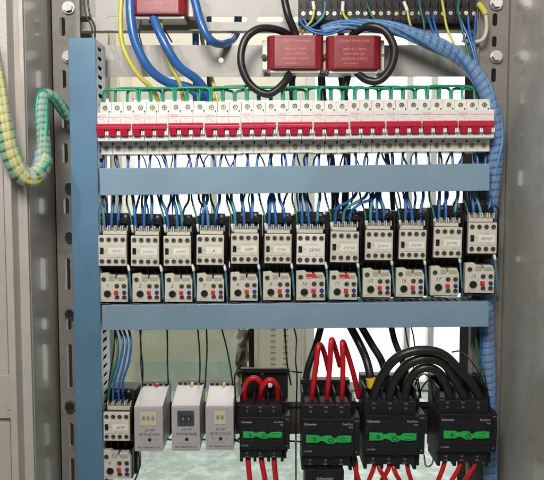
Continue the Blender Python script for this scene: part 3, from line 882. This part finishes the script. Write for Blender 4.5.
# wires from the upper duct down to the small contactors
for i, (x0, y0, x1, y1) in enumerate(CON):
    yt = 193.5 - i*.5
    for k, dx in enumerate((5.5, 13, 20.5)):
        x = x0 + dx + random.uniform(-1, 1); s = random.uniform(-7, 5)
        if i == 7:
            pts = [(x+22+k*3, yt-3, .03), (x+19+k*2, yt+6+k, .02), (x+11, yt+13, .012), (x+4, yt+16+k, .010), (x, yt+24, .016), (x-1, y0-3, .019)]
        else:
            pts = [(x+s, yt-2, .030), (x+s*.9+random.uniform(-1.5,1.5), yt+8, .022), (x+s*.3, yt+19, .014), (x, y0-7, .014), (x, y0-3.5, .020)]
        wire('control_wire', '%s of three blue wires above the %s' % (side[k], nth(i, 12, 'small contactor')), 'wire', pts, 1.65,
             'w_blue' if (i+k) % 4 else 'w_teal', 'blue wires above the small contactors', 7, 5)
    for k in range(3):
        x = x0 + (3, 10.5, 18)[k] + random.uniform(-2, 2); s = random.uniform(-9, 9)
        wire('control_wire', '%s dark wire behind the blue wires above the %s' % (side[k], nth(i, 12, 'small contactor')), 'wire',
             [(x+s, yt-2, .040), (x+s*.6+random.uniform(-3,3), yt+8, .040), (x+s*.2, yt+17, .036), (x, yt+28, .030), (x, y0-8, .026)], (.9, 1.2, 1.3)[(i+k) % 3], ('w_black', 'w_navy', 'w_bundle', 'w_dgreen')[(i*3+k*2+k) % 4], 'thin dark wires above the small contactors', 6, 5)
    x = x0 - 1
    wire('control_wire', 'dark green white-sleeved wire left of the %s' % nth(i, 12, 'small contactor'), 'wire',
         [(x-4+random.uniform(-2,2), yt-2, .032), (x-3, yt+10, .024), (x+1, yt+24, .014), (x+2.5, y0-6, .012), (x+3.5, y0-1, .018)], 1.0, 'w_dgreen', 'green wires above the small contactors', 7, 5, (13, 19, 'w_white'))
    x = x1
    wire('control_wire', 'black wire looping over the %s' % nth(i, 12, 'small contactor'), 'wire',
         [(x-8, y0-5, .018), (x-7, y0-14, .006), (x-2, y0-17, .002), (x+2, y0-13, .004), (x+1.5, y0-2, .008), (x+1.6, y0+14, .012), (x+.6, y1+4, .02)], 1.0, 'w_black', 'black wires beside the small contactors', 7, 5)
# teal tails at the right side of each overload relay
for i, (x0, y0, x1, y1, num) in enumerate(OVR):
    wire('control_wire', 'teal white-sleeved wire right of the %s' % nth(i, 12, 'overload relay'), 'wire',
         [(x1-3.5, y0-11, .012), (x1+.2, y0-8, .000), (x1+1.6, y0+1, -.002), (x1+2.4, y0+13, .001), (x1+3.6, y1+1, .010), (x1+3.4, y1+7, .03)], 1.0, 'w_teal', 'teal wires between the overload relays', 7, 5, (2, 9, 'w_white'))
    wire('control_wire', 'black wire sagging under the %s' % nth(i, 12, 'overload relay'), 'wire',
         [(x0-1, y1-16, .016), (x0-2.5, y1-6, .004), (x0+1, y1+1.2, .002), (x0+10, y1+2.0, .003), (x0+16, y1+2.8, .012), (x0+18, y1+6, .03)], .8, 'w_black', 'black wires under the overload relays', 6, 5)
# wires to the lone contactor
for m, lab, pts in (
    ('w_dgreen', 'green wire curving down to the lone contactor', [(114,326,.03),(118,345,.015),(116,365,.008),(110,385,.008),(108,403,.014)]),
    ('w_blue', 'blue wire curving down to the lone contactor, left one', [(118,326,.03),(123,342,.012),(120,362,.006),(114,385,.006),(113,404,.014)]),
    ('w_blue', 'blue wire curving down to the lone contactor, middle one', [(122,326,.03),(127,342,.010),(124,364,.004),(119,385,.004),(119,404,.014)]),
    ('w_blue', 'blue wire curving down to the lone contactor, right one', [(128,326,.03),(131,342,.012),(129,362,.006),(123,382,.006),(124,404,.014)]),
    ('w_black', 'black wire straight down beside the green wire at the lone contactor', [(115,326,.03),(114,350,.02),(110,375,.02),(108,400,.02)]),
    ('w_black', 'black wire looping at the top right of the lone contactor', [(122,405,.016),(124,392,.004),(130,389,.002),(133,396,.004),(131,420,.006),(132,443,.012)]),
    ('w_black', 'black wire bulging out beside the bottom overload relay', [(134,440,.02),(137,450,.004),(140,462,.002),(136,478,.004),(128,490,.01)])):
    wire('control_wire', lab, 'wire', pts, 1.35 if m != 'w_black' else .9, m, 'wires at the lone contactor', 7)
# thin black drops to the timers and contactors
for lab, pts, r in (
    ('thin black wire dropping left of the first timer relay', [(139.5,326,.03),(141,345,.03),(141,365,.035),(143,386,.06)], .8),
    ('thin black wire twisted beside it above the first timer relay', [(141.5,326,.03),(140.5,345,.03),(143,368,.035),(142,392,.05)], .8),
    ('thin black wire dropping right of the first timer relay', [(167,326,.03),(167.5,345,.03),(167.5,365,.035),(168.5,386,.06)], .9),
    ('thin black wire between the second and third timer relays', [(197.5,326,.03),(199.5,350,.03),(200,370,.035),(199,386,.06)], .9),
    ('thin black wire dropping behind the third timer relay', [(206.5,326,.03),(207,350,.03),(206,370,.035),(205,388,.06)], .9),
    ('thin black wire slanting right to the first large contactor', [(221,326,.03),(226,345,.03),(230,365,.035),(233,386,.06)], .9),
    ('thin black wire dropping right of the first large contactor', [(284.5,326,.03),(286,350,.03),(287.5,366,.03),(291,385,.05)], 1.0),
    ('thin wavy black wire left of the second large contactor', [(293.5,326,.03),(296.5,340,.03),(295.5,360,.02),(297,378,.02),(296,420,.03),(296,490,.03)], .9),
    ('thin black wire between the arched cables and duct, left', [(405,326,.03),(408,345,.035),(414,370,.04),(420,398,.05)], .8),
    ('thin black wire between the arched cables and duct, right', [(411,326,.03),(414,340,.035),(416,365,.04),(421,398,.05)], .8),
    ('black wire crossing between first and second large contactors, upper', [(284,371,.03),(292,371.5,.02),(302,372.5,.03)], .9),
    ('black wire crossing between first and second large contactors, lower', [(288,441,.02),(296,441.5,.01),(304,442,.02)], .9),
    ('black wire looping left of the first large contactor', [(244,372,.02),(237,372,.01),(234.5,380,.008),(236,410,.02),(234,436,.02),(239,442,.03)], .9),
    ('black wire sagging between the timer relays, left gap', [(165,436,.05),(170,440,.03),(174,438,.05)], .9),
    ('black wire sagging between the timer relays, right gap', [(201,437,.05),(204,440,.03),(208,438,.05)], .9),
    ('black wire sagging from the third timer relay to the contactor', [(232,437,.05),(236,441,.02),(241,437,.04)], .9),
    ('black wire looping between third and fourth large contactors', [(424,455,.0),(426,466,-.01),(432,464,-.01),(434,452,.0)], .8),
    ('thin black wire curling above the right end of the arched cables', [(452,352,.02),(462,352,.01),(474,365,.0),(484,384,-.002),(487,404,.01)], .8),
    ('thin black wire rising between the arched cables, left', [(412,402,.02),(416,382,.01),(424,374,.005),(431,382,.01),(433,402,.02)], .8),
    ('thin black wire rising between the arched cables, right', [(417,402,.03),(422,388,.02),(430,380,.015),(437,390,.02),(438,410,.03)], .8),
    ('dark wire running down inside right of the fourth contactor', [(478,330,.05),(481,350,.05),(484,372,.03),(488,395,.02)], .8)):
    wire('thin_wire', lab, 'wire', pts, r, 'w_black', 'thin black wires below the lower duct', 6)
# green pair at the far right
wire('thin_wire', 'green wire hanging in front of the blue bundle at right', 'wire', [(475,326,.04),(477,350,.03),(481,372,.03),(484,396,.04)], 1.0, 'w_dgreen')
# thick black drop cables behind the rows
for lab, pts, r in (
    ('thick black cable running down behind the seventh breaker, left', [(318,10,.13),(321,60,.12),(323,100,.11),(331,160,.11),(335,205,.11),(330,260,.11)], 4.2),
    ('thick black cable running down behind the seventh breaker, right', [(343,10,.13),(340,60,.12),(346,110,.11),(347,160,.11),(345,205,.11),(344,260,.11)], 4.0),
    ('thick black cable slanting from transformer to the breakers', [(352,64,.06),(347,80,.065),(344,98,.07),(344,130,.1)], 3.6),
    ('thick black cable dropping behind the tenth small contactor', [(386,150,.12),(391,185,.12),(393,210,.12),(395,240,.12)], 2.6),
    ('thick upright black cable above the first large contactor', [(251.5,322,.09),(251.5,350,.09),(252,392,.09)], 3.0),
    ('thick black cable slanting down to the second large contactor', [(323,320,.06),(316,345,.055),(308,368,.05),(304,392,.05)], 3.6),
    ('thick black cable leading into the yellow tape', [(350,326,.05),(360,345,.04),(367,362,.02),(371,382,.01),(372,400,.02)], 4.2),
    ('thick black cable curving behind the yellow tape', [(361,326,.05),(372,345,.045),(382,362,.04),(388,385,.05)], 3.8),
    ('black cable between the duct and arched cables', [(391,326,.05),(395,342,.045),(402,360,.04),(410,390,.05)], 3.2)):
    wire('power_cable', lab, 'cable', pts, r, 'w_black', 'thick black cables', 12)
b = MB(); b.tube([(0,0,6),(.6,0,2),(1.2,0,-4)], 4.9, 'tape', 14, 4)
tag(link('tape_wrap', b.mesh('tape_wrap'), None, at(370.6, 384, .005)), 'yellow tape wrapped round a thick black cable beside the contactor', 'tape')
for lab, pts, r in (
    ('black cable looping through the left red transformer', [(283,-8,.045),(288,15,.04),(296,36,.05),(297,52,.052),(290,70,.045),(284,83,.032),(268,94,.026),(250,84,.026),(241,62,.026),(245,40,.03),(258,29,.035),(275,29,.045),(290,36,.062),(300,50,.065)], 3.9),
    ('black cable looping through the right red transformer', [(349,40,.06),(357,31,.045),(370,26,.032),(385,31,.026),(394,48,.024),(391,67,.026),(380,80,.03),(367,80,.035),(357,72,.045),(350,62,.055)], 4.0),
    ('black cable stub leaving the left transformer downward', [(300,60,.06),(294,72,.065),(292,84,.07),(293,104,.08)], 3.4)):
    wire('power_cable', lab, 'cable', pts, r, 'w_black', 'black transformer cables', 14, 8)
for lab, pts in (
    ('outermost of the three arched black cables', [(372,404,.0),(378,384,-.005),(394,360,-.02),(418,350.5,-.025),(442,354,-.022),(460,371,-.015),(474,388,-.005),(483,404,.0)]),
    ('middle of the three arched black cables', [(388,404,.0),(393,384,-.005),(406,366,-.014),(425,358.5,-.018),(444,364,-.014),(456,382,-.006),(468,404,.0)]),
    ('innermost of the three arched black cables', [(404,404,.0),(407,386,-.004),(416,372,-.010),(428,367.5,-.012),(440,374,-.010),(447,388,-.004),(452,404,.0)])):
    wire('power_cable', lab, 'cable', pts, 4.6, 'w_black', 'arched black cables', 12, 7)
# blue and yellow supply cables at top left
for lab, pts, r, m in (
    ('fat blue cable bending down left of the cut-off red transformer', [(130,-8,.035),(131,20,.03),(136,44,.03),(149,68,.035),(167,82,.05),(190,88,.062),(205,104,.07)], 4.6, 'w_navy'),
    ('fat blue cable coming out of the bottom of the red transformer', [(150,0,.05),(154,18,.04),(164,42,.03),(178,65,.035),(196,79,.05),(206,92,.062),(210,108,.07)], 4.6, 'w_navy'),
    ('fat blue cable in a U bend right of the cut-off transformer', [(193,-8,.04),(198,12,.035),(204,30,.03),(212,41,.035),(222,44,.06),(231,41,.095),(236.5,33,.118),(238,20,.122),(239,-8,.122)], 4.2, 'w_navy'),
    ('blue cable standing behind the perforated rail, left', [(194,-5,.125),(195.5,30,.12),(196,70,.12),(196,106,.11)], 3.6, 'w_navy'),
    ('blue cable standing behind the perforated rail, right', [(209,-5,.135),(209,30,.13),(209,48,.13),(210,106,.12)], 3.0, 'w_navy'),
    ('yellow wire following the outer side of the left fat blue cable', [(122,-8,.04),(120.5,20,.035),(123,46,.034),(136,72,.038),(153,90,.05),(160,106,.065)], 2.4, 'w_yellow'),
    ('yellow wire hanging from the red transformer beside the blue cable', [(159,6,.05),(161,25,.05),(163,45,.045),(171,66,.045),(180,84,.05),(184,104,.065)], 2.0, 'w_yellow'),
    ('yellow wire showing between the blue cables and the breakers', [(199,16,.128),(203,44,.125),(208,66,.12),(214,86,.10),(219,106,.09)], 2.2, 'w_yellow')):
    wire('supply_cable', lab, 'cable', pts, r, m, 'blue and yellow supply cables', 14, 7)
for k, pts in enumerate(([(83.5,-5,.03),(86,15,.03),(92,28,.03),(90.5,44,.03)], [(87,-5,.03),(90,15,.028),(95,28,.03),(94,44,.03)])):
    wire('thin_wire', ('left', 'right')[k] + ' of two thin black wires dropping into the top of the tall duct', 'wire', pts, .95, 'w_black', 'thin wires at the duct top', 7)
wire('thin_wire', 'thin dark wire hanging under the cut-off red transformer', 'wire', [(137,14,.05),(141,21,.045),(139,32,.05),(142,46,.07)], .7, 'w_black')
wire('thin_wire', 'thin dark wire curling behind the blue cable below the transformer', 'wire', [(146,16,.05),(152,24,.05),(164,30,.055),(172,42,.07)], .8, 'w_black')
# red cables
for lab, pts in (
    ('left red wire loop on the first large contactor', [(244.5,402,.012),(245,388,.0),(249,380,-.006),(256,378.5,-.006),(262,386,.0),(262,402,.012)]),
    ('right red wire loop on the first large contactor', [(260,402,.016),(262,389,-.006),(268,380.5,-.012),(275,383,-.010),(278,391,.0),(278,403,.012)]),
    ('red cable leaving the first contactor downward, left', [(248,455,.0),(248.5,466,-.005),(251,490,-.005)]),
    ('red cable leaving the first contactor downward, middle', [(261,455,.0),(262.5,466,-.005),(267,490,-.005)]),
    ('red cable leaving the first contactor downward, right', [(274,455,.0),(274.5,466,-.005),(277,490,-.005)]),
    ('red cable standing on the second contactor, left', [(311.5,404,.012),(313,388,.0),(316,366,-.004),(319,345,.0),(324,352,.02),(329,372,.04)]),
    ('red cable standing on the second contactor, middle', [(326,404,.012),(328,386,.0),(330,362,-.004),(331.5,340,.0),(335,348,.02),(340,366,.04)]),
    ('red cable standing on the second contactor, right', [(341.5,404,.012),(342.5,386,.0),(343,362,-.004),(342.5,342,.0),(347,352,.02),(354,376,.03),(359,398,.04)]),
    ('red cable slanting down right of the thermal relay', [(348,448,.02),(353,462,.0),(358,478,-.005),(363,500,-.005)]),
    ('red cable crossing it beside the thermal relay', [(353,450,.03),(356,466,.01),(356,500,.01)]),
    ('red cable under the third large contactor, leaning left', [(376,460,.0),(373,470,-.005),(368,484,-.005),(366,500,0)]),
    ('red cable under the third large contactor, crossing right', [(378,460,.0),(380,470,-.01),(388,484,-.01),(392,500,0)]),
    ('red cable under the third large contactor, second crossing', [(390,460,.0),(388,470,-.005),(380,484,-.002),(376,500,0)]),
    ('red cable under the third large contactor, middle', [(392,460,.0),(395,472,-.01),(402,486,-.01),(404,500,0)]),
    ('red cable under the third large contactor, rightmost', [(407,460,.0),(408,470,-.005),(412,484,-.005),(414,500,0)]),
    ('red cable under the fourth large contactor, left', [(446,456,.0),(443,468,-.005),(437,484,-.005),(434,500,0)]),
    ('red cable under the fourth large contactor, middle', [(462,456,.0),(459,468,-.005),(450,484,-.005),(445,500,0)]),
    ('red cable under the fourth large contactor, right', [(477,456,.0),(473,468,-.005),(463,484,-.005),(458,500,0)])):
    wire('red_cable', lab, 'cable', pts, 2.7 if 'first' in lab or 'standing' in lab else 2.3, 'w_red', 'red power cables', 12)
# wires off the terminal strip
tw = [('w_yellow','yellow green wire with white sleeve hanging from the strip, leftmost',[(313,2,.05),(314,10,.045),(312,20,.045),(306,27,.05),(302,34,.06)],(0,7)),
      ('w_blue','blue wire arcing in a wide sag under the terminal strip',[(299,18,.05),(304,26,.045),(316,33,.04),(330,34,.04),(346,28,.04),(360,26,.042)],None),
      ('w_blue','second blue wire arcing in a narrow sag under the terminal strip',[(303,18,.05),(310,28,.048),(322,31,.045),(336,28,.042),(350,25,.042)],None),
      ('w_teal','teal wire curling down from the terminal strip near the left',[(325,2,.045),(324,14,.04),(318,22,.04),(311,27,.05)],None),
      ('w_navy','dark blue wire pair dropping between the transformers',[(312,20,.07),(314,35,.09),(314,60,.10)],None),
      ('w_blue','blue wire dropping from strip just left of the bundle start',[(330,19,.06),(334,27,.05),(341,31,.045)],None),
      ('w_yellow','yellow wire with white sleeve hanging from the strip, second',[(343,2,.05),(343,12,.045),(348,20,.04),(360,24,.042)],(0,7)),
      ('w_dgreen','green wire slanting into the bundle near the arched loop',[(367,4,.05),(372,16,.045),(382,27,.045)],None),
      ('w_yellow','yellow wire with white sleeve hanging from the strip, third',[(404,2,.05),(407,10,.045),(409,20,.042),(412,30,.045)],(0,8)),
      ('w_dgreen','green wire dropping from the strip into the bundle',[(419,0,.05),(421,12,.045),(424,24,.045),(424,40,.036)],None),
      ('w_navy','blue wire dropping from the strip into the bundle, first of right group',[(427,14,.055),(431,26,.045),(438,44,.034)],None),
      ('w_navy','blue wire dropping from the strip into the bundle, second of right group',[(433,14,.055),(435,26,.045),(442,46,.034)],None),
      ('w_yellow','olive yellow wire dropping into the bundle at right',[(442,0,.05),(444,12,.045),(447,28,.045),(454,44,.04),(459,57,.036)],None),
      ('w_dgreen','dark green wire dropping beside the blue wires at right',[(459,0,.05),(458,10,.045),(461,24,.045),(470,60,.036)],None),
      ('w_navy','blue wire joining the bundle near the right bolts, left one',[(457,12,.05),(463,25,.042),(470,42,.036),(478,70,.030)],None),
      ('w_navy','blue wire joining the bundle near the right bolts, middle one',[(468,14,.05),(469,28,.045),(473,46,.036),(480,74,.030)],None),
      ('w_navy','blue wire joining the bundle near the right bolts, right one',[(476,14,.05),(475,28,.045),(474,46,.034),(481,76,.032)],None),
      ('w_cream','cream wire with yellow end curling down beside the right bolts',[(479,4,.05),(485,13,.04),(486.5,28,.04),(483,39,.04),(474,42,.045),(462,40,.05)],(0,8))]
for m, lab, pts, sl in tw:
    wire('strip_wire', lab, 'wire', pts, 2.1 if m == 'w_cream' else 1.3, m, 'wires hanging from the terminal strip', 8, 6, (sl + ('w_white' if m != 'w_cream' else 'w_yellow',)) if sl else None)

# bundles of wires
def bundle(name, label, cat, path, R_, rw, cols, wrapm, turns=2.5, wrap_pitch=9, wrap_w=3.6, sub=8, taper=None, wr=1.0):
    P = smooth([at(*p) for p in path], sub); F = frames(P)
    root = thing(name, label, cat, (0,0,0))
    n = len(cols)
    for k, c in enumerate(cols):
        ang0 = k*2.399; rad = R_*U*math.sqrt((k+.6)/n)*.80
        pts = []
        for i, (p, (t, a, b_)) in enumerate(zip(P, F)):
            th = ang0 + turns*2*math.pi*i/len(P); rr = rad*(1+.12*math.sin(i*.23+k*1.7))
            tp = taper(i/len(P)) if taper else 1
            pts.append(p + (a*math.cos(th) + b_*math.sin(th))*rr*tp)
        mb = MB(1.0); mb.tube(pts, rw*U, c, 6, 1); part('bundled_wire', mb, root)
    # spiral wrap ribbon
    L = [0]
    for i in range(1, len(P)): L.append(L[-1] + (P[i]-P[i-1]).length)
    mb = MB(1.0); prev = None; steps = int(L[-1]/(wrap_pitch*U)*20); i = 0; mi = mb.mi(wrapm)
    for s in range(steps):
        d = L[-1]*s/steps
        while i < len(L)-2 and L[i+1] < d: i += 1
        f = (d-L[i])/max(1e-9, L[i+1]-L[i]); p = P[i].lerp(P[i+1], f); t, a, b_ = F[i]
        th = d/(wrap_pitch*U)*2*math.pi; tp = taper(d/L[-1]) if taper else 1
        q = p + (a*math.cos(th)+b_*math.sin(th))*(R_*1.08*U*tp*wr)
        e = t*(wrap_w*U/2)
        vs = (mb.bm.verts.new(q-e), mb.bm.verts.new(q+e))
        if prev:
            fc = mb.bm.faces.new([prev[0], prev[1], vs[1], vs[0]]); fc.material_index = mi; fc.smooth = True
        prev = vs
    w = part('spiral_wrap', mb, root); so = w.modifiers.new('t', 'SOLIDIFY'); so.thickness = .0006
    return root
bl = ['w_bundle','w_pale','w_bundle','w_blue','w_pale','w_bundle','w_blue','w_pale','w_bundle','w_pale','w_bundle','w_blue','w_pale','w_bundle','w_blue','w_pale','w_bundle','w_pale','w_blue','w_bundle']
bundle('wire_bundle', 'thick blue wire bundle in clear spiral wrap sweeping from the top down the right side', 'wire bundle',
       [(322,31,.05),(345,25,.045),(372,25,.04),(400,30,.035),(432,42,.03),(460,58,.03),(480,80,.03),(491,105,.03),(496,135,.03),(495,165,.03),(491,200,.032),(487,240,.04),(486,290,.04),(487,340,.04),(489,390,.04),(490,440,.04),(490,520,.04)],
       7.4, 2.1, bl, 'wrap_blue', 2.2, 7.5, 6.4, taper=lambda s: .62+.38*min(1, s*5), sub=7)
mix = ['w_green','w_yellow','w_green','w_yellow','w_blue','w_yellow','w_yellow','w_green','w_yellow','w_green','w_yellow','w_yellow','w_blue','w_green']
mixg = ['w_green','w_green','w_dgreen','w_green','w_green','w_teal','w_green','w_pale','w_green','w_dgreen','w_green','w_green']
bundle('wire_bundle', 'mostly yellow wire bundle in clear wrap sagging into a U at the left door', 'wire bundle',
       [(-14,40,-.10),(-4,90,-.10),(4,130,-.10),(12,158,-.095),(22,174,-.085),(33,177,-.075),(41,168,-.062),(43.5,156,-.052)],
       8.0, 2.3, mix, 'wrap', .5, 7.5, 6.3, sub=8)
bundle('wire_bundle', 'green wire bundle rising out of the U loop and crossing behind the tall duct', 'wire bundle',
       [(27,176.5,-.082),(36,175,-.070),(42,165,-.060),(43.5,148,-.046),(42.5,128,-.037),(41.5,108,-.028),(44,95,-.02),(54,98,-.006),(64,110,.012),(74,122,.03),(88,130,.045)],
       6.0, 2.2, mixg, 'wrap', .8, 6.5, 5.6, sub=8, taper=lambda s: 1.25-.55*s)

# ================================================================ LIGHT, CAMERA
w = bpy.data.worlds.new('World'); scene.world = w; w.use_nodes = True
w.node_tree.nodes['Background'].inputs['Color'].default_value = (1.0, .97, .92, 1)
w.node_tree.nodes['Background'].inputs['Strength'].default_value = .17
def area(name, loc, target, size, energy, col, sy=None):
    l = bpy.data.lights.new(name, 'AREA'); l.energy = energy; l.color = col; l.size = size
    if sy: l.shape = 'RECTANGLE'; l.size_y = sy
    o = bpy.data.objects.new(name, l); C.objects.link(o); o.location = loc
    o.rotation_euler = (Vector(target)-Vector(loc)).to_track_quat('-Z', 'Y').to_euler()
    return o
area('ceiling_lamp', (-.15, -1.1, CAM.z+.74), (0, 0, CAM.z+.15), .4, 20, (1.0, .97, .92))
sl = bpy.data.lights.new('added_spot', 'SPOT'); sl.energy = 30; sl.color = (.97, .98, 1.0); sl.spot_size = R(26); sl.spot_blend = .6; sl.shadow_soft_size = .03  # added spot for unseen upper-left light; cone edge shapes the shadow boundary
so = bpy.data.objects.new('added_spot', sl); C.objects.link(so); so.location = (-.75, -1.15, CAM.z+.95)
so.rotation_euler = (Vector((-.26, 0, CAM.z+.26))-so.location).to_track_quat('-Z', 'Y').to_euler()
area('room_lamp', (.2, 1.9, FLOOR_Z+3.2), (.2, 1.9, 0), 1.6, 75, (1.0, .98, .93))
cam = bpy.data.cameras.new('Camera'); co = bpy.data.objects.new('Camera', cam); C.objects.link(co)
cam.sensor_width = 36; cam.lens = 36*FPX/544; cam.clip_end = 100; cam.clip_start = .01
co.location = CAM; co.rotation_euler = (R(90)-PITCH, 0, 0); scene.camera = co
scene.view_settings.view_transform = 'Standard'; scene.view_settings.look = 'None'
scene.view_settings.exposure = 0; scene.view_settings.gamma = 1
scene.render.resolution_x = 1024; scene.render.resolution_y = 904
